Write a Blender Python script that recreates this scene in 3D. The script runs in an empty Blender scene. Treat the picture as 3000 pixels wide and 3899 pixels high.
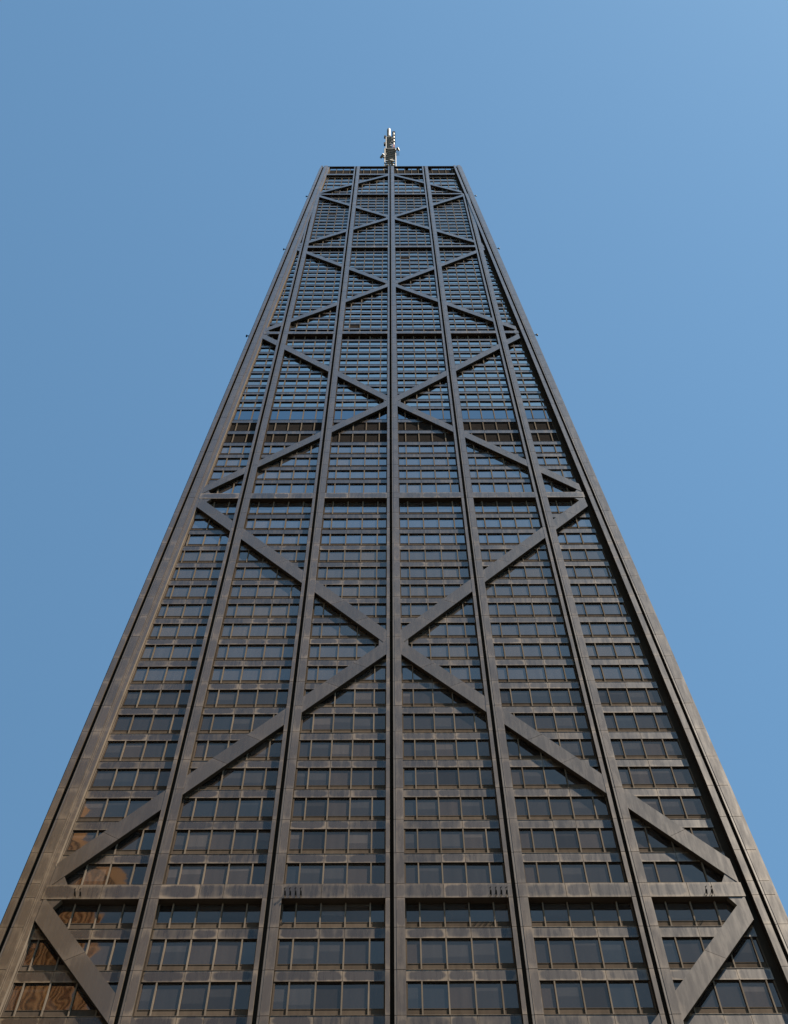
import bpy, math, random
from mathutils import Matrix, Vector
random.seed(11)
SC = bpy.context.scene
COL = SC.collection

# ------------------------------------------------------------------ camera
cam_d = bpy.data.cameras.new('camera')
cam = bpy.data.objects.new('camera', cam_d)
COL.objects.link(cam)
SC.camera = cam
cam_d.sensor_fit = 'HORIZONTAL'
cam_d.sensor_width = 36.0
cam_d.lens = 5761.86 / 3000 * 36.0
cam_d.clip_start = 0.5
cam_d.clip_end = 6000
Rt = Vector((0.99999148, 0.00284956, -0.00298728))
Fw = Vector((0.00144032, 0.43731868, 0.89930545)).normalized()
Up = Rt.cross(Fw).normalized()
Rt = Fw.cross(Up).normalized()
M = Matrix((Rt, Up, -Fw)).transposed().to_4x4()
M.translation = Vector((-0.1062, -103.7238, 1.7))
cam.matrix_world = M

# ------------------------------------------------------------------ light
SUN = Vector((2.0, -1.0, 4.4)).normalized()          # towards the sun
SUN_EL = math.asin(SUN.z)
SUN_AZ = math.atan2(SUN.x, SUN.y)                     # clockwise from +Y
w = bpy.data.worlds.new('World')
SC.world = w
w.use_nodes = True
nt = w.node_tree
bg = nt.nodes['Background']
sky = nt.nodes.new('ShaderNodeTexSky')
sky.sky_type = 'NISHITA'
sky.sun_disc = False
sky.sun_elevation = SUN_EL
sky.sun_rotation = SUN_AZ
sky.altitude = 180
sky.air_density = 1.0
sky.dust_density = 0.22
sky.ozone_density = 1.0
wb = nt.nodes.new('ShaderNodeMix')                    # white balance of the photograph: a slightly cyan blue
wb.data_type = 'RGBA'
wb.blend_type = 'MULTIPLY'
wb.inputs[0].default_value = 1.0
wb.inputs[7].default_value = (0.765, 1.0, 0.94, 1.0)
nt.links.new(sky.outputs[0], wb.inputs[6])
nt.links.new(wb.outputs[2], bg.inputs[0])
bg.inputs[1].default_value = 0.051
sl = bpy.data.lights.new('sun', 'SUN')
sl.energy = 5.0
sl.angle = math.radians(0.53)
sl.color = (1.0, 0.88, 0.72)
so = bpy.data.objects.new('sun', sl)
COL.objects.link(so)
so.rotation_euler = SUN.to_track_quat('Z', 'Y').to_euler()
vs = SC.view_settings
vs.view_transform = 'Standard'
vs.look = 'None'
vs.exposure = 1.90
vs.gamma = 1.0
vs.use_curve_mapping = False
SC.cycles.caustics_reflective = False
SC.cycles.sample_clamp_indirect = 2.0

# ------------------------------------------------------------------ materials
def nodes(name):
    m = bpy.data.materials.new(name)
    m.use_nodes = True
    t = m.node_tree
    return m, t, t.nodes['Principled BSDF']

def N(t, typ, **kw):
    n = t.nodes.new(typ)
    for k, v in kw.items():
        if k.startswith('i_'):
            key = k[2:]
            n.inputs[int(key) if key.isdigit() else key.replace('_', ' ')].default_value = v
        else:
            setattr(n, k, v)
    return n

def math_(t, op, a, b=None, clamp=False):
    n = t.nodes.new('ShaderNodeMath')
    n.operation = op
    n.use_clamp = clamp
    for i, q in enumerate((a, b)):
        if q is None:
            continue
        if isinstance(q, (int, float)):
            n.inputs[i].default_value = q
        else:
            t.links.new(q, n.inputs[i])
    return n.outputs[0]

def mixc(t, fac, a, b):
    n = t.nodes.new('ShaderNodeMix')
    n.data_type = 'RGBA'
    for i, q in ((0, fac), (6, a), (7, b)):
        if isinstance(q, (int, float)):
            n.inputs[i].default_value = q
        elif isinstance(q, tuple):
            n.inputs[i].default_value = (*q, 1.0)
        else:
            t.links.new(q, n.inputs[i])
    return n.outputs[2]

def bronze(name, base, pale, rough, blotch=0.0, streak=0.35, spec=0.5, coat=0.0):
    """Weathered dark bronze cladding: pale worn borders round a darker field, streaks, fine grain."""
    m, t, b = nodes(name)
    L = t.links
    tc = N(t, 'ShaderNodeTexCoord')
    geo = N(t, 'ShaderNodeNewGeometry')
    oi = N(t, 'ShaderNodeObjectInfo')
    mp = N(t, 'ShaderNodeMapping')
    mp.inputs['Scale'].default_value = (3.2, 3.2, 0.35)
    L.new(geo.outputs['Position'], mp.inputs[0])
    st = N(t, 'ShaderNodeTexNoise', i_Scale=1.0, i_Detail=5.0, i_Roughness=0.6)
    L.new(mp.outputs[0], st.inputs['Vector'])
    gr = N(t, 'ShaderNodeTexNoise', i_Scale=0.28, i_Detail=4.0)
    L.new(geo.outputs['Position'], gr.inputs['Vector'])
    fac = math_(t, 'MULTIPLY', math_(t, 'SUBTRACT', st.outputs['Fac'], 0.35, True), streak * 2.0, True)
    fac = math_(t, 'ADD', fac, math_(t, 'MULTIPLY', math_(t, 'SUBTRACT', gr.outputs['Fac'], 0.42, True), 1.1, True), True)
    if blotch:
        sep = N(t, 'ShaderNodeSeparateXYZ')
        L.new(tc.outputs['Generated'], sep.inputs[0])
        wob = N(t, 'ShaderNodeTexNoise', i_Scale=1.4, i_Detail=2.0)
        L.new(geo.outputs['Position'], wob.inputs['Vector'])
        wv = math_(t, 'MULTIPLY', math_(t, 'SUBTRACT', wob.outputs['Fac'], 0.5), 0.45)
        def edge(o, k):
            e = math_(t, 'ABSOLUTE', math_(t, 'SUBTRACT', o, 0.5))
            e = math_(t, 'ADD', math_(t, 'MULTIPLY', e, 2.0), wv)
            return math_(t, 'POWER', math_(t, 'MAXIMUM', e, 0.0), k)
        e = math_(t, 'ADD', edge(sep.outputs['X'], 6.0), edge(sep.outputs['Z'], 3.2))
        mr = N(t, 'ShaderNodeMapRange', interpolation_type='SMOOTHSTEP')
        mr.inputs['From Min'].default_value = 0.08
        mr.inputs['From Max'].default_value = 0.95
        L.new(e, mr.inputs['Value'])
        amt = math_(t, 'MULTIPLY', math_(t, 'ADD', math_(t, 'MULTIPLY', oi.outputs['Random'], 0.7), 0.35), blotch)
        f2 = math_(t, 'MULTIPLY', math_(t, 'SUBTRACT', mr.outputs[0], 0.45), amt)
        fac = math_(t, 'ADD', fac, f2, True)
    c = mixc(t, fac, base, pale)
    # small tone difference from one sheet to the next
    var = math_(t, 'ADD', math_(t, 'MULTIPLY', oi.outputs['Random'], 0.36), 0.82)
    hv = N(t, 'ShaderNodeHueSaturation')
    L.new(c, hv.inputs['Color'])
    L.new(var, hv.inputs['Value'])
    L.new(hv.outputs[0], b.inputs['Base Color'])
    b.inputs['Specular IOR Level'].default_value = spec
    b.inputs['Coat Weight'].default_value = coat
    b.inputs['Coat Roughness'].default_value = 0.14
    b.inputs['Specular Tint'].default_value = (1.0, 0.91, 0.83, 1.0)
    rr = math_(t, 'ADD', math_(t, 'MULTIPLY', st.outputs['Fac'], 0.18), rough - 0.09)
    L.new(rr, b.inputs['Roughness'])
    bp = N(t, 'ShaderNodeBump', i_Strength=0.07, i_Distance=0.05)
    fb = N(t, 'ShaderNodeTexNoise', i_Scale=0.9, i_Detail=2.0)
    L.new(geo.outputs['Position'], fb.inputs['Vector'])
    L.new(fb.outputs['Fac'], bp.inputs['Height'])
    L.new(bp.outputs[0], b.inputs['Normal'])
    return m

M_CLAD = bronze('bronze_cladding', (0.046, 0.035, 0.027), (0.118, 0.090, 0.065), 0.27, blotch=0.7, spec=0.20, coat=0.48)
M_SPAN = bronze('bronze_spandrel', (0.026, 0.0195, 0.0155), (0.122, 0.092, 0.064), 0.28, blotch=1.0, streak=0.6, spec=0.20, coat=0.48)
M_BRACE = bronze('bronze_brace', (0.037, 0.029, 0.023), (0.076, 0.059, 0.046), 0.27, blotch=0.55, spec=0.18, coat=0.48)
M_STRIP = bronze('bronze_rail', (0.050, 0.043, 0.039), (0.080, 0.068, 0.059), 0.30, spec=0.30)
M_TRIM = bronze('bronze_trim', (0.085, 0.070, 0.057), (0.160, 0.132, 0.105), 0.7, spec=0.0)
M_EDGE = bronze('bronze_edge', (0.050, 0.041, 0.033), (0.095, 0.077, 0.060), 0.7, spec=0.0)
M_SILL = bronze('bronze_sill', (0.046, 0.036, 0.029), (0.090, 0.070, 0.054), 0.7, streak=0.5, spec=0.0)
M_CORE = bronze('bronze_painted_shade', (0.020, 0.016, 0.013), (0.032, 0.026, 0.021), 0.7, spec=0.0)  # same bronze, darkened: shade of undersides and recesses put into the colour

def plain(name, col, rough=0.6, metallic=0.0, var=0.25, scale=2.0, spec=0.5):
    m, t, b = nodes(name)
    geo = N(t, 'ShaderNodeNewGeometry')
    n = N(t, 'ShaderNodeTexNoise', i_Scale=scale, i_Detail=4.0)
    t.links.new(geo.outputs['Position'], n.inputs['Vector'])
    d = tuple(c * (1 - var) for c in col)
    u = tuple(min(1, c * (1 + var)) for c in col)
    t.links.new(mixc(t, n.outputs['Fac'], d, u), b.inputs['Base Color'])
    b.inputs['Roughness'].default_value = rough
    b.inputs['Metallic'].default_value = metallic
    b.inputs['Specular IOR Level'].default_value = spec
    return m

def glass(name, tint, diffuse, mixf, wave=0.012, blind=False):
    """Bronze reflective glazing: a tinted mirror coat over a dark room."""
    m, t, b = nodes(name)
    L = t.links
    geo = N(t, 'ShaderNodeNewGeometry')
    b.inputs['Base Color'].default_value = (*tint, 1)
    b.inputs['Metallic'].default_value = 1.0
    b.inputs['Roughness'].default_value = 0.03
    n = N(t, 'ShaderNodeTexNoise', i_Scale=0.55, i_Detail=1.0)
    L.new(geo.outputs['Position'], n.inputs['Vector'])
    bp = N(t, 'ShaderNodeBump', i_Strength=1.0, i_Distance=wave)
    L.new(n.outputs['Fac'], bp.inputs['Height'])
    L.new(bp.outputs[0], b.inputs['Normal'])
    df = N(t, 'ShaderNodeBsdfDiffuse')
    mp = N(t, 'ShaderNodeMapping')
    mp.inputs['Scale'].default_value = (2.6, 1, 0.15)
    L.new(geo.outputs['Position'], mp.inputs[0])
    n2 = N(t, 'ShaderNodeTexNoise', i_Scale=1.0, i_Detail=3.0)
    L.new(mp.outputs[0], n2.inputs['Vector'])
    dc = mixc(t, n2.outputs['Fac'], tuple(c * 0.7 for c in diffuse), tuple(c * 1.35 for c in diffuse))
    if blind:                                   # roller blinds let down to a different height in each window
        tc = N(t, 'ShaderNodeTexCoord')
        oi = N(t, 'ShaderNodeObjectInfo')
        sp = N(t, 'ShaderNodeSeparateXYZ')
        L.new(tc.outputs['Generated'], sp.inputs[0])
        lim = math_(t, 'SUBTRACT', 1.25, math_(t, 'MULTIPLY', oi.outputs['Random'], 1.1))
        on = math_(t, 'GREATER_THAN', sp.outputs['Z'], lim)
        bl = N(t, 'ShaderNodeHueSaturation', i_Value=1.6, i_Saturation=0.8)
        L.new(dc, bl.inputs['Color'])
        dc = mixc(t, on, dc, bl.outputs[0])
    L.new(dc, df.inputs[0])
    mx = N(t, 'ShaderNodeMixShader', i_0=mixf)
    L.new(b.outputs[0], mx.inputs[1])
    L.new(df.outputs[0], mx.inputs[2])
    L.new(mx.outputs[0], t.nodes['Material Output'].inputs['Surface'])
    return m

GLASS = [glass('bronze_glass', (0.172, 0.124, 0.100), (0.046, 0.039, 0.037), 0.30, 0.009, True),
         glass('bronze_glass_blinds', (0.172, 0.120, 0.096), (0.070, 0.055, 0.048), 0.36, 0.009, True),
         glass('bronze_glass_clear', (0.188, 0.142, 0.117), (0.034, 0.031, 0.030), 0.25, 0.009, True),
         glass('bronze_glass_dark', (0.138, 0.102, 0.083), (0.034, 0.028, 0.026), 0.30, 0.009, True)]
GLASS_MID = [glass('office_glass_sheen_mid', (0.27, 0.232, 0.212), (0.093, 0.0818, 0.0769), 0.32),  # same glazing, tint raised tier by tier to paint in stronger sky reflection
             glass('office_glass_sheen_mid_blinds', (0.27, 0.225, 0.20), (0.1178, 0.0992, 0.088), 0.36)]
GLASS_HIGH = [glass('office_glass_sheen_high', (0.42, 0.41, 0.41), (0.08, 0.072, 0.07), 0.26),
              glass('office_glass_sheen_high_blinds', (0.40, 0.38, 0.37), (0.12, 0.10, 0.09), 0.32)]
GLASS_TOP = [glass('flat_glass_sheen', (0.62, 0.61, 0.56), (0.031, 0.0298, 0.031), 0.10),
             glass('flat_glass_sheen_curtain', (0.54, 0.52, 0.48), (0.0744, 0.0651, 0.0558), 0.22)]
M_LOBBY = glass('lobby_glass', (0.24, 0.30, 0.35), (0.0248, 0.0279, 0.031), 0.12)
M_LOUVER = plain('dark_louver', (0.024, 0.021, 0.020), 0.9, spec=0.0)
M_DARK = plain('dark_wall', (0.022, 0.019, 0.018), 0.9, spec=0.05)
M_BLACK = plain('black_fixture', (0.010, 0.010, 0.011), 0.7, spec=0.03)
M_WHITE = plain('white_paint', (0.13, 0.122, 0.118), 0.75, var=0.08)
M_STEEL = plain('grey_steel', (0.09, 0.085, 0.075), 0.6, var=0.3)
M_RED = plain('red_paint', (0.16, 0.035, 0.025), 0.5)

# ------------------------------------------------------------------ helpers
class MB:
    def __init__(self):
        self.v, self.f, self.mi = [], [], []
    def poly_prism(self, front, back, mi=0, smi=None):
        n = len(front)
        o = len(self.v)
        self.v += list(front) + list(back)
        self.f.append(tuple(o + i for i in range(n)))
        self.f.append(tuple(o + n + i for i in reversed(range(n))))
        for i in range(n):
            j = (i + 1) % n
            self.f.append((o + i, o + n + i, o + n + j, o + j))
        self.mi += [mi, mi] + [mi if smi is None else smi] * n
    def box(self, x0, x1, y0, y1, z0, z1, mi=0):
        self.poly_prism([(x0, y0, z0), (x1, y0, z0), (x1, y0, z1), (x0, y0, z1)],
                        [(x0, y1, z0), (x1, y1, z0), (x1, y1, z1), (x0, y1, z1)], mi)
    def bar(self, a, b, r, mi=0, n=6):
        a, b = Vector(a), Vector(b)
        d = (b - a).normalized()
        u = d.orthogonal().normalized()
        q = d.cross(u)
        ra = [tuple(a + (u * math.cos(2 * math.pi * i / n) + q * math.sin(2 * math.pi * i / n)) * r) for i in range(n)]
        rb = [tuple(b + (u * math.cos(2 * math.pi * i / n) + q * math.sin(2 * math.pi * i / n)) * r) for i in range(n)]
        self.poly_prism(list(reversed(ra)), list(reversed(rb)), mi)
    def build(self, name, mats, parent=None, kind=None, smooth=False, bevel=0.0):
        me = bpy.data.meshes.new(name)
        me.from_pydata(self.v, [], self.f)
        for m in (mats if isinstance(mats, (list, tuple)) else [mats]):
            me.materials.append(m)
        me.polygons.foreach_set('material_index', self.mi)
        if smooth:
            me.polygons.foreach_set('use_smooth', [True] * len(me.polygons))
        me.validate()
        me.update()
        o = bpy.data.objects.new(name, me)
        COL.objects.link(o)
        o.parent = parent
        if kind:
            o['kind'] = kind
        if bevel:
            bv = o.modifiers.new('bevel', 'BEVEL')
            bv.width = bevel
            bv.segments = 1
        return o

def empty(name, loc, label, cat, group=None):
    o = bpy.data.objects.new(name, None)
    COL.objects.link(o)
    o.location = loc
    o['label'] = label
    o['category'] = cat
    if group:
        o['group'] = group
    return o

H = 343.7
LEAN = (40.4 - 24.4) / H
def V(x, z, d):                      # d: metres proud (+) or set back (-) of the bracing plane
    return (x, -40.4 + LEAN * z - d, z)
def wbay(z):
    return 8.3575 + (7.6437 - 8.3575) * z / H
def Xc(z):                           # corner column line
    return 24.57 - 0.0367 * (z - 82.0)

def hexa(mb, fl, fr, z0, z1, df, db, mi=0, smi=None):
    """slanted box between two side lines fl(z), fr(z)"""
    mb.poly_prism([V(fl(z0), z0, df), V(fr(z0), z0, df), V(fr(z1), z1, df), V(fl(z1), z1, df)],
                  [V(fl(z0), z0, db), V(fr(z0), z0, db), V(fr(z1), z1, db), V(fl(z1), z1, db)], mi, smi)

def prism(mb, pts, df, db, mi=0, smi=None):    # pts (x,z), any order
    a = sum(pts[i][0] * pts[(i + 1) % len(pts)][1] - pts[(i + 1) % len(pts)][0] * pts[i][1] for i in range(len(pts)))
    if a < 0:
        pts = list(reversed(pts))
    mb.poly_prism([V(x, z, df) for x, z in pts], [V(x, z, db) for x, z in pts], mi, smi)

# ------------------------------------------------------------------ ground
g = MB()
g.box(-1500, 1500, -1500, 1500, -1.0, 0.0)
M_GROUND = plain('city_ground', (0.03, 0.029, 0.028), 0.9, scale=0.05)
g.build('ground', M_GROUND, kind='structure')
g = MB()
g.box(-400, 400, -75, -61, -0.1, 0.006)
g.build('road', plain('asphalt', (0.05, 0.05, 0.052), 0.85, scale=0.6), kind='structure')
g = MB()
for k in range(-40, 41):
    g.box(k * 8, k * 8 + 3, -68.08, -67.92, -0.05, 0.011)
g.build('road_marking', plain('road_paint', (0.7, 0.68, 0.6), 0.7), kind='structure')
g = MB()
g.box(-400, 400, -61, -47, -0.1, 0.13)
g.box(-400, 400, -87, -75, -0.1, 0.13)
g.build('pavement', plain('concrete', (0.30, 0.29, 0.27), 0.85, scale=0.8), kind='structure')

# ------------------------------------------------------------------ tower
TOWER = empty('skyscraper', (0, 0, 0), 'tapering dark bronze skyscraper with giant X braces and rows of tinted windows', 'skyscraper')

# floor lines: (z of the ledge, kind of the window row ABOVE the ledge, spandrel height)
TIES = [(81.04, 82.53), (149.83, 151.28), (211.89, 213.01), (265.56, 266.80), (312.22, 313.24), (333.58, 334.85)]
FL = []
zz = 82.53 - 4.07
while zz > 9:
    FL.append((zz, 'office', 1.05)); zz -= 4.07
FL = FL[::-1]
N_LOW = len(FL)
FL.append((82.53, 'office', None))
FL += [(86.46 + 3.989 * i, 'office', 1.05) for i in range(16)]
FL.append((151.28, 'office', None))
FL += [(156.10 + 3.977 * i, ('office', 'office', 'office', 'mech', 'mech', 'lobby')[i], 1.05) for i in range(6)]
FL += [(180.71 + 2.953 * i, 'flat', 0.82) for i in range(11)]
FL.append((213.01, 'flat', None))
FL += [(216.14 + 2.824 * i, 'flat', 0.82) for i in range(18)]
FL.append((266.80, 'flat', None))
FL += [(270.43 + 2.70 * i, 'flat', 0.80) for i in range(16)]
FL.append((313.24, 'flat', None))
FL += [(317.40 + 3.90 * i, 'flat', 0.95) for i in range(5)]
FL.append((334.85, 'crown', None))

DG = -0.56     # glass
DS = -0.42     # spandrel face
COLK = (-2, -1, 0, 1, 2)
Z_MERGE = 312.6
def gx(k):
    return lambda z: k * wbay(z) - 0.2
def cx(s):
    return lambda z: s * Xc(z) - 0.25
def off(f, a):
    return lambda z: f(z) + a

# -- core walls (dark body behind the glass and the other three sides)
mb = MB()
LV = [0, 60, 120, 180, 240, 300, 340.8]
for z0, z1 in zip(LV[:-1], LV[1:]):
    def ring(z):
        xr = Xc(z) + 0.75
        yb = 40.4 - LEAN * z
        return [(-xr, -yb + 0.64, z), (xr, -yb + 0.64, z), (xr, yb, z), (-xr, yb, z)]
    a, b = ring(z0), ring(z1)
    o = len(mb.v)
    mb.v += a + b
    for i in range(4):
        j = (i + 1) % 4
        mb.f.append((o + i, o + j, o + 4 + j, o + 4 + i)); mb.mi.append(0)
o = len(mb.v)
mb.v += ring(340.8)
mb.f.append((o, o + 1, o + 2, o + 3)); mb.mi.append(0)
mb.build('wall', M_DARK, TOWER)

# side and rear faces: columns and floor bands that continue the facade round the corner
mb = MB()
for z, kd, sh in FL:
    xr = Xc(z) + 0.75
    yb = 40.4 - LEAN * z
    mb.box(xr - 0.2, xr + 0.30, -yb + 1.6, yb - 1.0, z - 0.95, z)
    mb.box(-xr - 0.10, -xr + 0.2, -yb + 1.6, yb - 1.0, z - 0.95, z)
    mb.box(-xr, xr, yb - 0.2, yb + 0.35, z - 0.95, z)
for s in (-1, 1):
    for q in (-0.66, -0.33, 0.0, 0.33, 0.66):
        pf, pb = [], []
        for z in (0, 343.4):
            xr = Xc(z) + 0.75
            yb = (40.4 - LEAN * z) * q
            pf.append((s * (xr + 0.08), yb - 0.6, z)); pb.append((s * (xr + 0.08), yb + 0.6, z))
        n0 = len(mb.v)
        mb.v += [pf[0], pb[0], pb[1], pf[1]]
        mb.f.append((n0, n0 + 1, n0 + 2, n0 + 3)); mb.mi.append(0)
mb.build('side_facade', M_CLAD, TOWER, kind='stuff')

# -- columns
def col_joints():
    js = [0.0]
    for i, (z, kd, sh) in enumerate(FL):
        if sh is None:
            lo = [a for a, b in TIES if abs(b - z) < 0.01][0]
            js += [lo, z]
        else:
            js.append(z - 0.45)
    return js + [339.2, H + 0.6]
JZ = col_joints()
upper = MB()
upper_strip = MB()
IND_TOP = 141.0
def make_column(f, k, proud, ztop, aw, bw, corner=0):
    body = MB()
    # groove back and solid body
    n = 8
    lev = [ztop * i / n for i in range(n + 1)]
    for z0, z1 in zip(lev[:-1], lev[1:]):
        hexa(body, off(f, -aw + 0.02), off(f, bw - 0.02), z0, z1, -0.34 + proud, -0.60, 0)
        hexa(body, off(f, -aw + 0.02), off(f, -0.15), z0, z1, -0.05 + proud, -0.345 + proud, 0)
        hexa(body, off(f, 0.16), off(f, bw - 0.02), z0, z1, -0.05 + proud, -0.345 + proud, 0)
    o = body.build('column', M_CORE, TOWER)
    for z0, z1 in zip(JZ[:-1], JZ[1:]):
        if z0 >= ztop:
            break
        z1 = min(z1, ztop)
        a, b = z0 + 0.015, z1 - 0.03
        if b - a < 0.1:
            continue
        tgt = upper
        ind = 62 < z0 < IND_TOP
        for L, R, dp, mat in ((-aw, -0.14, 0.0, 0), (0.30, bw, 0.0, 0), (0.14, 0.298, -0.025, 1)):
            if mat == 1:
                hexa(upper_strip, off(f, L), off(f, R), a, b, proud + dp, proud - 0.2, 0, 1)
                continue
            m_ = MB() if ind else upper
            hexa(m_, off(f, L), off(f, R), a, b, proud + dp + random.uniform(-0.006, 0.006), proud - 0.10, 0, 1)
            if ind:
                m_.build('cladding_panel', [M_CLAD, M_EDGE], o)
    return o
for k in COLK:
    make_column(gx(k), k, 0.0, H if abs(k) < 2 else Z_MERGE, 0.42, 0.86)
for s in (-1, 1):
    make_column(cx(s), s, 0.12, H + 0.3, 0.60, 0.95 if s > 0 else 0.90, s)
z_mid = [0, 120, 240, 343.0]
mb = MB()
for z0, z1 in zip(z_mid[:-1], z_mid[1:]):
    f = cx(1)
    hexa(mb, off(f, 0.93), off(f, 1.15), z0, z1, 0.04, -1.4, 0, 2)
    f = cx(-1)
    hexa(mb, off(f, -0.85), off(f, -0.58), z0, z1, -0.34, -1.4, 1)
    # stepped reveals between the corner columns and the braced bays
    for q0, q1, dq in ((0.88, 0.99, 0.06), (0.99, 1.10, 0.0), (1.10, 1.41, -0.05), (1.41, 1.49, -0.36)):
        hexa(mb, off(f, q0), off(f, q1), z0, z1, dq, -0.66, 0, 2)
    f = cx(1)
    hexa(mb, off(f, -1.14), off(f, -0.58), z0, z1, -0.50, -0.66, 1)  # dark core colour paints the shade in the corner recesses
mb.build('corner_reveal', [M_CLAD, M_CORE, M_TRIM], TOWER)
upper.build('column_cladding', [M_CLAD, M_EDGE], TOWER, kind='stuff')
upper_strip.build('guide_rails', [M_STRIP, M_EDGE], TOWER, kind='stuff')

# -- bays
def bays(z):
    out = []
    for k in (-2, -1, 0, 1):
        out.append((k, off(gx(k), 0.86), off(gx(k + 1), -0.42), [lambda q, k=k, j=j: (k + j / 5) * wbay(q) for j in (1, 2, 3, 4)]))
    return out
def bay_lines(z, k):
    """left line, right line and mullion lines of bay k (-3..2) at height z"""
    if k in (-2, -1, 0, 1):
        if z > Z_MERGE + 0.5 and k in (-2, 1):
            if k == 1:
                return off(gx(1), 0.86), off(cx(1), -1.13), [lambda q, j=j: (1 + j / 5) * wbay(q) for j in (1, 2, 3, 4)]
            return off(cx(-1), 1.47), off(gx(-1), -0.42), [lambda q, j=j: -(1 + j / 5) * wbay(q) for j in (4, 3, 2, 1)]
        return (off(gx(k), 0.86), off(gx(k + 1), -0.42),
                [lambda q, j=j: (k + j / 5) * wbay(q) for j in (1, 2, 3, 4)])
    if z > Z_MERGE + 0.5:
        return None
    if k == 2:
        l, r = off(gx(2), 0.86), off(cx(1), -1.13)
        ms = [lambda q, j=j: (2 + j / 5) * wbay(q) for j in (1, 2, 3, 4, 5)]
    else:
        l, r = off(cx(-1), 1.47), off(gx(-2), -0.42)
        ms = [lambda q, j=j: -(2 + j / 5) * wbay(q) for j in (5, 4, 3, 2, 1)]
    if r(z) - l(z) < 0.15:
        return None
    return l, r, [m for m in ms if l(z) + 0.30 < m(z) < r(z) - 0.30]

st_pane, st_mul, st_sp, st_sill, st_louv = MB(), MB(), MB(), MB(), MB()
PANE_TOP, SP_TOP = 107.0, 139.0
def rnd_glass():
    r = random.random()
    return 0 if r < 0.62 else 1 if r < 0.80 else 2 if r < 0.93 else 3

for i, (z, kd, sh) in enumerate(FL):
    znext = FL[i + 1][0] if i + 1 < len(FL) else H
    shn = FL[i + 1][2] if i + 1 < len(FL) else 0.0
    if i + 1 < len(FL) and shn is None:
        lo = [a for a, b in TIES if abs(b - znext) < 0.01][0]
        head = lo
    else:
        head = znext - (shn or 0.0)
    if kd == 'crown':
        head = 343.25
    sill = {'office': 0.66, 'flat': 0.34, 'mech': 0.05, 'lobby': 0.05, 'crown': 0.05}[kd]
    for k in range(-3, 3):
        bl = bay_lines(z, k)
        if bl is None:
            continue
        l, r, ms = bl
        vis = z > 62
        ind_p = vis and z < PANE_TOP
        ind_s = vis and z < SP_TOP
        # spandrel below the ledge
        if sh is not None:
            zb = z - sh
            back = MB() if ind_s else st_sp
            hexa(back, off(l, -0.05), off(r, 0.05), zb + 0.02, z - 0.03, DS - 0.03, DG - 0.06, 1)
            hexa(back, off(l, -0.02), off(r, 0.02), z - 0.03, z, DS + 0.03, DG - 0.06)
            so_ = back.build('spandrel', [M_SPAN, M_CORE], TOWER) if ind_s else None
            cuts = [l] + ([ms[1], ms[2]] if len(ms) >= 4 else [ms[1]] if len(ms) >= 3 else []) + [r]
            for c0, c1 in zip(cuts[:-1], cuts[1:]):
                m_ = MB() if ind_s else st_sp
                hexa(m_, off(c0, 0.012), off(c1, -0.012), zb, z - 0.045, DS + random.uniform(-0.005, 0.005), DS - 0.028, 0, 2)
                if ind_s:
                    m_.build('spandrel_panel', [M_SPAN, M_CORE, M_EDGE], so_)
        # window row above the ledge
        edges = [l] + ms + [r]
        frame = MB() if ind_p else st_sill
        if sill > 0.1:
            hexa(frame, l, r, z, z + sill - 0.05, DG + 0.035, DG - 0.05)
            hexa(frame, l, r, z + sill - 0.05, z + sill, DG + 0.06, DG - 0.05)
        # head and jamb
        hexa(frame, l, r, head - 0.05, head - 0.005, DG + 0.012, DG - 0.05, 1)
        hexa(frame, l, off(l, 0.10), z + 0.003, head - 0.06, DG + 0.10, DG - 0.05)
        hexa(frame, off(r, -0.10), r, z + 0.003, head - 0.06, DG + 0.10, DG - 0.05)
        wo = frame.build('window', [M_SILL, M_CORE], TOWER) if ind_p else None
        for a, b in zip(edges[:-1], edges[1:]):
            if kd == 'crown':
                hexa(st_louv, a, b, z + 0.1, 341.95, DG, DG - 0.04, 0)
                continue
            if kd == 'mech':
                nz = int((head - z) / 0.2)
                for q in range(nz):
                    zz0 = z + 0.1 + q * (head - z - 0.15) / nz
                    hexa(st_louv, a, b, zz0, zz0 + 0.13, DG + 0.02, DG - 0.04, 0)
                continue
            m_ = MB() if ind_p else st_pane
            gi = rnd_glass()
            dd = random.uniform(-0.006, 0.006)
            z0_, z1_ = z + sill - 0.02, head - 0.05
            tl = random.uniform(-0.012, 0.012)
            tt = random.uniform(-0.010, 0.010)
            P = [(a(z0_) - 0.01, z0_, DG + dd), (b(z0_) + 0.01, z0_, DG + dd + tl), (b(z1_) + 0.01, z1_, DG + dd + tl + tt), (a(z1_) - 0.01, z1_, DG + dd + tt)]
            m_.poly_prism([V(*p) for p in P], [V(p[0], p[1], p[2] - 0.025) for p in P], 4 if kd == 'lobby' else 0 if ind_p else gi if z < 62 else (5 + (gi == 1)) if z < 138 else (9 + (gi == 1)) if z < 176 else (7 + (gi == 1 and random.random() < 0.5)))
            if ind_p:
                m_.build('pane', GLASS[gi], wo)
            elif kd == 'flat' and random.random() < 0.003:
                # an opened or blocked sash, seen as a dark panel
                hexa(st_louv, off(a, 0.08), off(b, -0.08), z0_ + 0.2, z1_ - 0.05, DG + 0.03, DG - 0.02, 0)
        for m in ms:
            m_ = MB() if ind_p else st_mul
            mw = 0.045 if z < 138 else 0.06 if z < 176 else 0.07
            hexa(m_, off(m, -mw), off(m, mw), z + 0.002, head - 0.002, DG + 0.13, DG - 0.05)
            if ind_p:
                m_.build('mullion', M_TRIM, wo)
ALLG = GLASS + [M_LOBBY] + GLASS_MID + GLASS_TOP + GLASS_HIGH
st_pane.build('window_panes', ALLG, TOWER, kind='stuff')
st_mul.build('mullions', M_TRIM, TOWER, kind='stuff')
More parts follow.
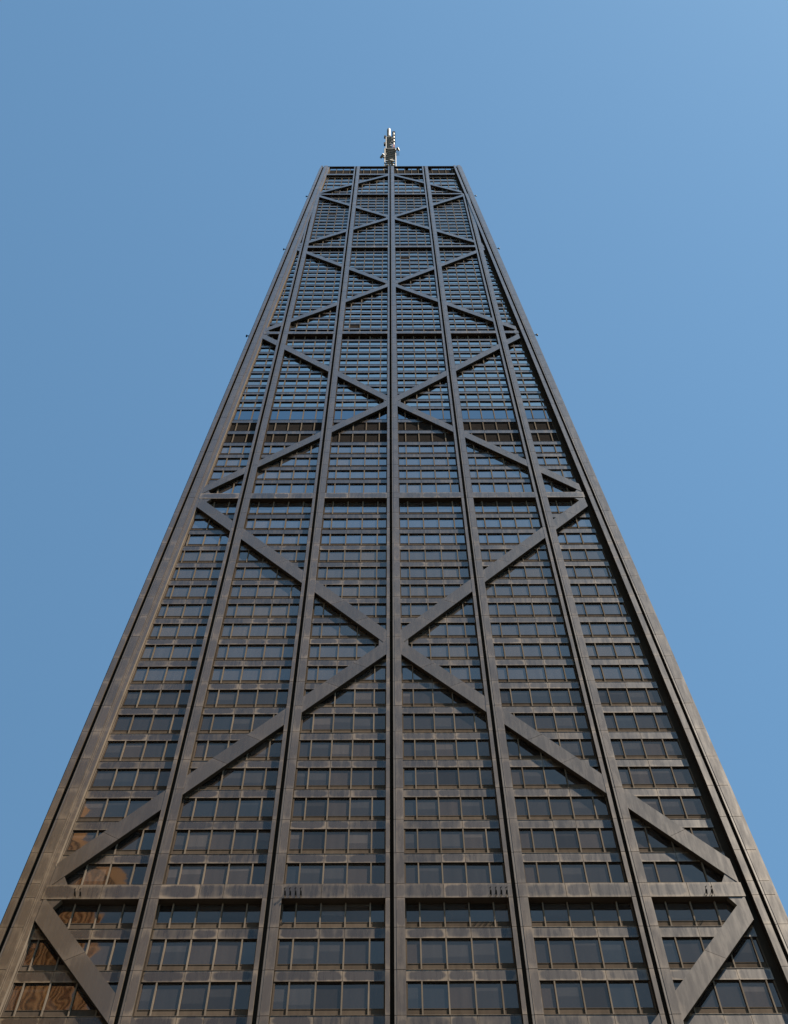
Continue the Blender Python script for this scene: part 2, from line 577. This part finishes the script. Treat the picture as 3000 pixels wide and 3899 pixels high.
st_sp.build('spandrels', [M_SPAN, M_CORE, M_EDGE], TOWER, kind='stuff')
st_sill.build('window_frames', [M_SILL, M_CORE], TOWER, kind='stuff')
st_louv.build('louvers', [M_LOUVER, M_LOBBY], TOWER, kind='stuff')

# -- tie beams
for ti, (lo, hi) in enumerate(TIES):
    beam = MB()
    zm = lo - 0.3
    for k in range(-3, 3):
        bl = bay_lines(lo - 0.3, k)
        if bl is None:
            continue
        l, r, ms = bl
        if k == 2: r = off(cx(1), -1.08)
        if k == -3: l = off(cx(-1), 1.40)
        hexa(beam, off(l, -0.05), off(r, 0.05), lo + 0.03, hi - 0.02, -0.05, -0.60)
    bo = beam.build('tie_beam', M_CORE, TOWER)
    for k in range(-3, 3):
        bl = bay_lines(lo - 0.3, k)
        if bl is None:
            continue
        l, r, ms = bl
        if k == 2: r = off(cx(1), -1.08)
        if k == -3: l = off(cx(-1), 1.40)
        cuts = [off(l, -0.10)] + ([ms[1], ms[2]] if len(ms) >= 4 else [ms[1]] if len(ms) >= 3 else []) + [off(r, 0.10)]
        for c0, c1 in zip(cuts[:-1], cuts[1:]):
            m_ = MB()
            hexa(m_, off(c0, 0.014), off(c1, -0.014), lo, hi, -0.015 + random.uniform(-0.004, 0.004), -0.052, 0, 1)
            m_.build('tie_panel', [M_SPAN, M_EDGE], bo)

# -- braces
NODES = [8.0] + [(a + b) / 2 for a, b in TIES[:5]] + [334.2]
CEN = [45.2, 116.9, 181.9, 240.2, 290.4, 334.2]
THK = [1.45, 1.45, 1.20, 1.10, 1.05, 0.95]       # square width
def xcross(line, fz):
    """x where brace line z=fz(x) meets a side line x=line(z)"""
    z = 100.0
    x = line(z)
    for _ in range(30):
        z = fz(x); x = line(z)
    return x, z
def edge_x(line, fz, z0):
    x = line(z0)
    for _ in range(40):
        x = line(fz(x))
    return x
def brace(xa, za, xb, zb, t):
    """brace from corner node (xa,za) to centre node (xb,zb)"""
    mslope = (zb - za) / (xb - xa)
    tv = t * math.sqrt(1 + mslope * mslope)
    fc = lambda x: za + (x - xa) * mslope
    fu = lambda x: fc(x) + tv / 2
    fd = lambda x: fc(x) - tv / 2
    ux = mslope / math.sqrt(1 + mslope * mslope) * t / 2
    uz = 1 / math.sqrt(1 + mslope * mslope) * t / 2
    s = 1 if xa > 0 else -1
    zlo, zhi = min(za, zb), max(za, zb)
    core = MB()
    panels = []
    for k in ((0, 1, 2) if s > 0 else (-1, -2, -3)):
        zt = (zlo + zhi) / 2
        # side lines of this bay
        if k == 2:
            l, r = off(gx(2), 0.84), off(cx(1), -1.08)
        elif k == -3:
            l, r = off(cx(-1), 1.47), off(gx(-2), -0.40)
        else:
            l, r = off(gx(k), 0.84), off(gx(k + 1), -0.40)
        if zhi > 315 and k in (1, -2):
            l, r = (off(gx(1), 0.84), off(cx(1), -1.08)) if k == 1 else (off(cx(-1), 1.47), off(gx(-1), -0.40))
        if zhi > 315 and k in (2, -3):
            continue
        zc_ = fc(l(zt))
        lu, ld = edge_x(l, fu, zt), edge_x(l, fd, zt)
        ru, rd = edge_x(r, fu, zt), edge_x(r, fd, zt)
        if min(ru, rd) - max(lu, ld) < 0.2 and max(ru, rd) - min(lu, ld) < 0.3:
            continue
        prism(core, [(lu + 0.02, fu(lu + 0.02) - 0.04), (ru - 0.02, fu(ru - 0.02) - 0.04), (rd - 0.02, fd(rd - 0.02) + 0.04), (ld + 0.02, fd(ld + 0.02) + 0.04)], -0.07, -0.415)
        lenb = abs((ru + rd - lu - ld) / 2) * math.sqrt(1 + mslope ** 2)
        n = max(1, round(lenb / 4.6))
        if t < 1.15:
            n = max(1, round(lenb / 5.5))
        seq = [((lu, fu(lu)), (ld, fd(ld)))]
        for q in range(1, n):
            f = q / n
            xm = (lu + ld) / 2 * (1 - f) + (ru + rd) / 2 * f
            zmid = fc(xm)
            seq.append(((xm - ux, zmid + uz), (xm + ux, zmid - uz)))
        seq.append(((ru, fu(ru)), (rd, fd(rd))))
        gap = 0.016
        dx = gap / math.sqrt(1 + mslope ** 2)
        for (u0, d0), (u1, d1) in zip(seq[:-1], seq[1:]):
            panels.append([(u0[0] + dx, u0[1] + dx * mslope), (u1[0] - dx, u1[1] - dx * mslope), (d1[0] - dx, d1[1] - dx * mslope), (d0[0] + dx, d0[1] + dx * mslope)])
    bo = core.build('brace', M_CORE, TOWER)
    for p in panels:
        m_ = MB()
        prism(m_, p, -0.03 + random.uniform(-0.004, 0.004), -0.072, 0, 1)
        m_.build('brace_panel', [M_BRACE, M_EDGE], bo)

def gusset(pts, d=-0.062):
    m_ = MB()
    prism(m_, pts, d, -0.40, 0, 1)
    m_.build('gusset_plate', [M_BRACE, M_EDGE], TOWER)

for i in range(6):
    zl, zu, zc, t = NODES[i], NODES[i + 1], CEN[i], THK[i]
    for s in (-1, 1):
        xl = s * Xc(zl)
        brace(xl, zl, 0.0, zc, t)
        if i < 5:
            brace(s * Xc(zu), zu, 0.0, zc, t)
        # centre gusset
        if i < 5:
            m1 = abs((zc - zl) / xl)
            m2 = abs((zu - zc) / Xc(zu))
            tv1 = t * math.sqrt(1 + m1 * m1) / 2
            tv2 = t * math.sqrt(1 + m2 * m2) / 2
            xe = (0.66 if s > 0 else 0.62) - 0.02
            # inner edges: upper brace lower edge z=zc+m2*x-tv2 ; lower brace upper edge z=zc-m1*x+tv1
            half = 0.62 * t / 1.45
            xg = (half * 2 + tv1 + tv2) / (m1 + m2)
            xg = max(xg, xe + 0.4)
            gusset([(s * xe, zc + m2 * xe), (s * xg, zc + m2 * xg - tv2 + 0.03), (s * xg, zc - m1 * xg + tv1 - 0.03), (s * xe, zc - m1 * xe)])
        # corner gussets above the lower node and below the upper node
        def corner(zt, zo, slope_sign, tie):
            x0 = Xc(zt) - (0.72 if s > 0 else 0.0)
            m = abs((zc - zt) / Xc(zt)) * slope_sign
            tv = t * math.sqrt(1 + m * m) / 2
            tl = tie
            inner = (1.08 + 0.25) if s > 0 else (1.40 - 0.25)
            # outer polygon in local 'inward' coordinate v = Xc - |x|
            def X(v, z_):
                return s * (Xc(z_) - v)
            def zin(v):   # inner edge of the brace
                return zt + slope_sign * (abs(m) * v - tv)
            def zout(v):
                return zt + slope_sign * (abs(m) * v + tv)
            zt_edge = tl[1] if slope_sign > 0 else tl[0]
            # where inner edge leaves the tie
            v0 = (abs(zt_edge - zt) + tv) / abs(m)
            g_ = 0.95 * t / 1.45
            v1 = v0 + g_ / abs(m)
            pts = [(X(inner, zt_edge), zt_edge), (X(v0 + g_ * 1.15, zt_edge), zt_edge), (X(v1, zin(v1)), zin(v1)), (X(inner, zout(inner) - slope_sign * 0.1), zout(inner) - slope_sign * 0.1)]
            gusset(pts)
        if i < 6 and i > 0:
            corner(zl, zc, 1, TIES[i - 1])
        if i < 5:
            corner(zu, zc, -1, TIES[i])

# -- roof edge
mb = MB()
hexa(mb, off(cx(-1), 1.0), off(cx(1), -0.4), 343.25, 343.75, -0.03, -0.52)
mb.build('parapet', M_CORE, TOWER)
mb = MB()
for i in range(3):
    mb.box(3.2 + i * 2.6, 3.9 + i * 2.6, -24.0, -23.4, 343.4, 344.6 + 0.5 * (i % 2))
mb.build('roof_vent', M_BLACK, TOWER)

# -- floodlights on the lowest tie beam
for xf in (-7.37, -7.02, -6.66, -6.31, 6.36, 6.72, 7.07, 7.43, -21.38, -21.02, 20.76, 21.13):
    mb = MB()
    mb.bar(V(xf, 81.45, -0.02), V(xf, 81.62, 0.36), 0.02)
    mb.bar(V(xf + 0.09, 81.25, -0.02), V(xf + 0.07, 81.52, 0.24), 0.016)
    mb.bar(V(xf + 0.03, 81.25, 0.03), V(xf + 0.03, 81.45, 0.26), 0.045)
    mb.bar(V(xf - 0.04, 81.60, 0.32), V(xf + 0.07, 81.66, 0.38), 0.032)
    mb.build('floodlight', M_BLACK, TOWER)
# -- small lamps bracketed off the corners
for zt in (212.4, 266.2, 312.7):
    for s in (-1, 1):
        x0 = s * (Xc(zt) + 0.8)
        y0 = -40.4 + LEAN * zt + 0.5
        mb = MB()
        mb.bar((x0, y0, zt), (x0 + s * 0.8, y0, zt + 0.1), 0.07)
        mb.bar((x0 + s * 0.7, y0, zt - 0.2), (x0 + s * 0.7, y0, zt + 0.3), 0.13)
        mb.build('corner_lamp', M_BLACK, TOWER)

# ------------------------------------------------------------------ antenna
AY = -10.0
AN = empty('antenna_mast', (-0.3, AY, 343.4), 'tall white and grey lattice broadcast antenna standing on the tower roof', 'antenna')
def part(mb, name, mat, par=AN, **kw):
    o = mb.build(name, mat, par, **kw)
    for v in o.data.vertices:
        v.co -= Vector((-0.3, AY, 343.4))
    return o
ax = -0.55
mb = MB(); mb.bar((ax, AY, 438), (ax, AY, 452), 0.50, n=20); tube = part(mb, 'antenna_tube', M_WHITE)
tube['label'] = 'round white top tube with dark rings'
mb = MB()
for i in range(8):
    z = 439.2 + i * 1.6
    mb.bar((ax, AY, z), (ax, AY, z + 0.55), 0.55, n=20)
part(mb, 'tube_ring', M_STEEL)
def lattice(x0, x1, z0, z1, nb, r):
    hw = (x1 - x0) / 2
    for sx in (x0, x1):
        for sy in (-hw, hw):
            mb = MB(); mb.bar((sx, AY + sy, z0), (sx, AY + sy, z1), r, n=8)
            part(mb, 'corner_leg', M_WHITE)
    mb = MB()
    for i in range(nb):
        a = z0 + (z1 - z0) * i / nb
        b = z0 + (z1 - z0) * (i + 1) / nb
        for sy in (-hw, hw):
            mb.bar((x0, AY + sy, a), (x1, AY + sy, b), r * 0.55)
            mb.bar((x1, AY + sy, a), (x0, AY + sy, b), r * 0.55)
            mb.bar((x0, AY + sy, a), (x1, AY + sy, a), r * 0.6)
        for sx in (x0, x1):
            mb.bar((sx, AY - hw, a), (sx, AY + hw, b), r * 0.55)
            mb.bar((sx, AY + hw, a), (sx, AY - hw, b), r * 0.55)
        for q in range(3):
            px = random.uniform(x0 + .2, x1 - .2)
            mb.bar((px, AY + random.uniform(-hw, hw), a), (px + random.uniform(-.2, .2), AY + random.uniform(-hw, hw), b), r * 0.9)
    part(mb, 'lattice', M_STEEL)
lattice(-1.35, 0.35, 420, 438.3, 12, 0.11)
lattice(-1.65, 1.30, 395, 420, 10, 0.13)
lattice(-1.9, 1.55, 343.4, 395, 14, 0.2)
mb = MB(); mb.box(-1.5, 0.5, AY - 0.95, AY + 0.95, 437.9, 438.35); part(mb, 'top_platform', M_STEEL)
mb = MB(); mb.box(-1.85, 1.5, AY - 1.6, AY + 1.6, 419.8, 420.2); part(mb, 'platform', M_STEEL)
mb = MB(); mb.box(-1.9, -1.35, AY - 1.2, AY - 0.5, 437.2, 438.6); mb.box(-1.95, -1.4, AY - 1.2, AY - 0.5, 427.5, 429.6); part(mb, 'side_bracket', M_BLACK)
for i in range(4):
    z = 426.6 + i * 4.3
    if i == 0:
        mb = MB(); mb.box(0.55, 1.15, AY - 1.2, AY - 0.6, z - 3.6, z + 0.2); p_ = part(mb, 'antenna_panel', M_RED); p_['label'] = 'dark red antenna panel'
    mb = MB(); mb.bar((0.85, AY - 0.9, z + 0.4), (0.85, AY - 0.9, z + 3.7), 0.26, n=12); part(mb, 'antenna_drum', M_WHITE)
    mb = MB(); mb.box(0.42, 1.28, AY - 1.25, AY - 0.5, z + 3.7, z + 4.4); part(mb, 'drum_collar', M_BLACK)
def dish(cx_, cz_, r, aim):
    mb = MB()
    a = Vector(aim).normalized()
    c = Vector((cx_, AY - 1.9, cz_))
    mb.bar(c, c + a * 0.5, r, n=16)
    mb.bar(c - a * 0.8, c, r * 0.3, n=8)
    part(mb, 'dish', M_STEEL)
dish(-2.15, 408.5, 0.75, (-0.7, -0.5, 0.2))
dish(1.75, 417.0, 0.55, (0.8, -0.4, 0.0))
dish(0.2, 402.5, 0.6, (0.2, -0.9, 0.1))
mb = MB(); mb.bar((-1.25, AY - 2.1, 405.2), (0.15, AY - 2.2, 404.2), 0.22, n=8); part(mb, 'horizontal_boom', M_WHITE)
mb = MB()
for i in range(5):
    mb.bar((1.2, AY - 1.5, 415 - i * 0.9), (2.3, AY - 1.7, 416.5 - i * 1.3), 0.045)
part(mb, 'whip_aerial', M_STEEL)

# ------------------------------------------------------------------ tower mirrored in the lower left windows
M_STONE = plain('tan_stone', (0.52, 0.29, 0.075), 0.9, scale=0.3)
M_STWIN = plain('dark_windows', (0.03, 0.03, 0.035), 0.3)
ST = empty('stone_tower', (0, 0, 0), 'tan stone tower seen only as rippled orange reflections in the lower left windows', 'tower')
c0 = Vector((-54.5, -147.0, 0))
n_ = Vector((0.8, 0.6, 0))
tdir = Vector((-0.6, 0.8, 0))
LEN, DEP, HT = 62.0, 45.0, 246.0
def SP(a, dn, z):
    p = c0 + tdir * a + n_ * dn
    return (p.x, p.y, z)
def sbox(mb, a0, a1, d0, d1, z0, z1, mi=0):
    mb.poly_prism([SP(a1, d1, z0), SP(a0, d1, z0), SP(a0, d1, z1), SP(a1, d1, z1)], [SP(a1, d0, z0), SP(a0, d0, z0), SP(a0, d0, z1), SP(a1, d0, z1)], mi)
mb = MB()
sbox(mb, 0.2, LEN - 0.2, -DEP, -0.6, 0, HT - 0.5)
mb.build('window_wall', M_STWIN, ST)
mb = MB()
for i in range(53):
    a = i * LEN / 52
    sbox(mb, a - 0.26 + 0.1 * math.sin(i * 2.3), a + 0.26, -0.62, 0.25, 0, HT)
mb.build('pier', M_STONE, ST, kind='stuff')
mb = MB()
for i in range(1, 60):
    sbox(mb, 0, LEN, -0.58, 0.0, i * 4.0 - 0.25, i * 4.0 + 0.2)
mb.build('floor_band', M_STONE, ST, kind='stuff')
mb = MB()
sbox(mb, 9, LEN - 9, -DEP + 8, -4, HT - 0.5, HT + 20)
sbox(mb, -0.5, LEN + 0.5, -DEP, 0.4, HT - 2.0, HT + 1.2)
mb.build('crown', M_STONE, ST)
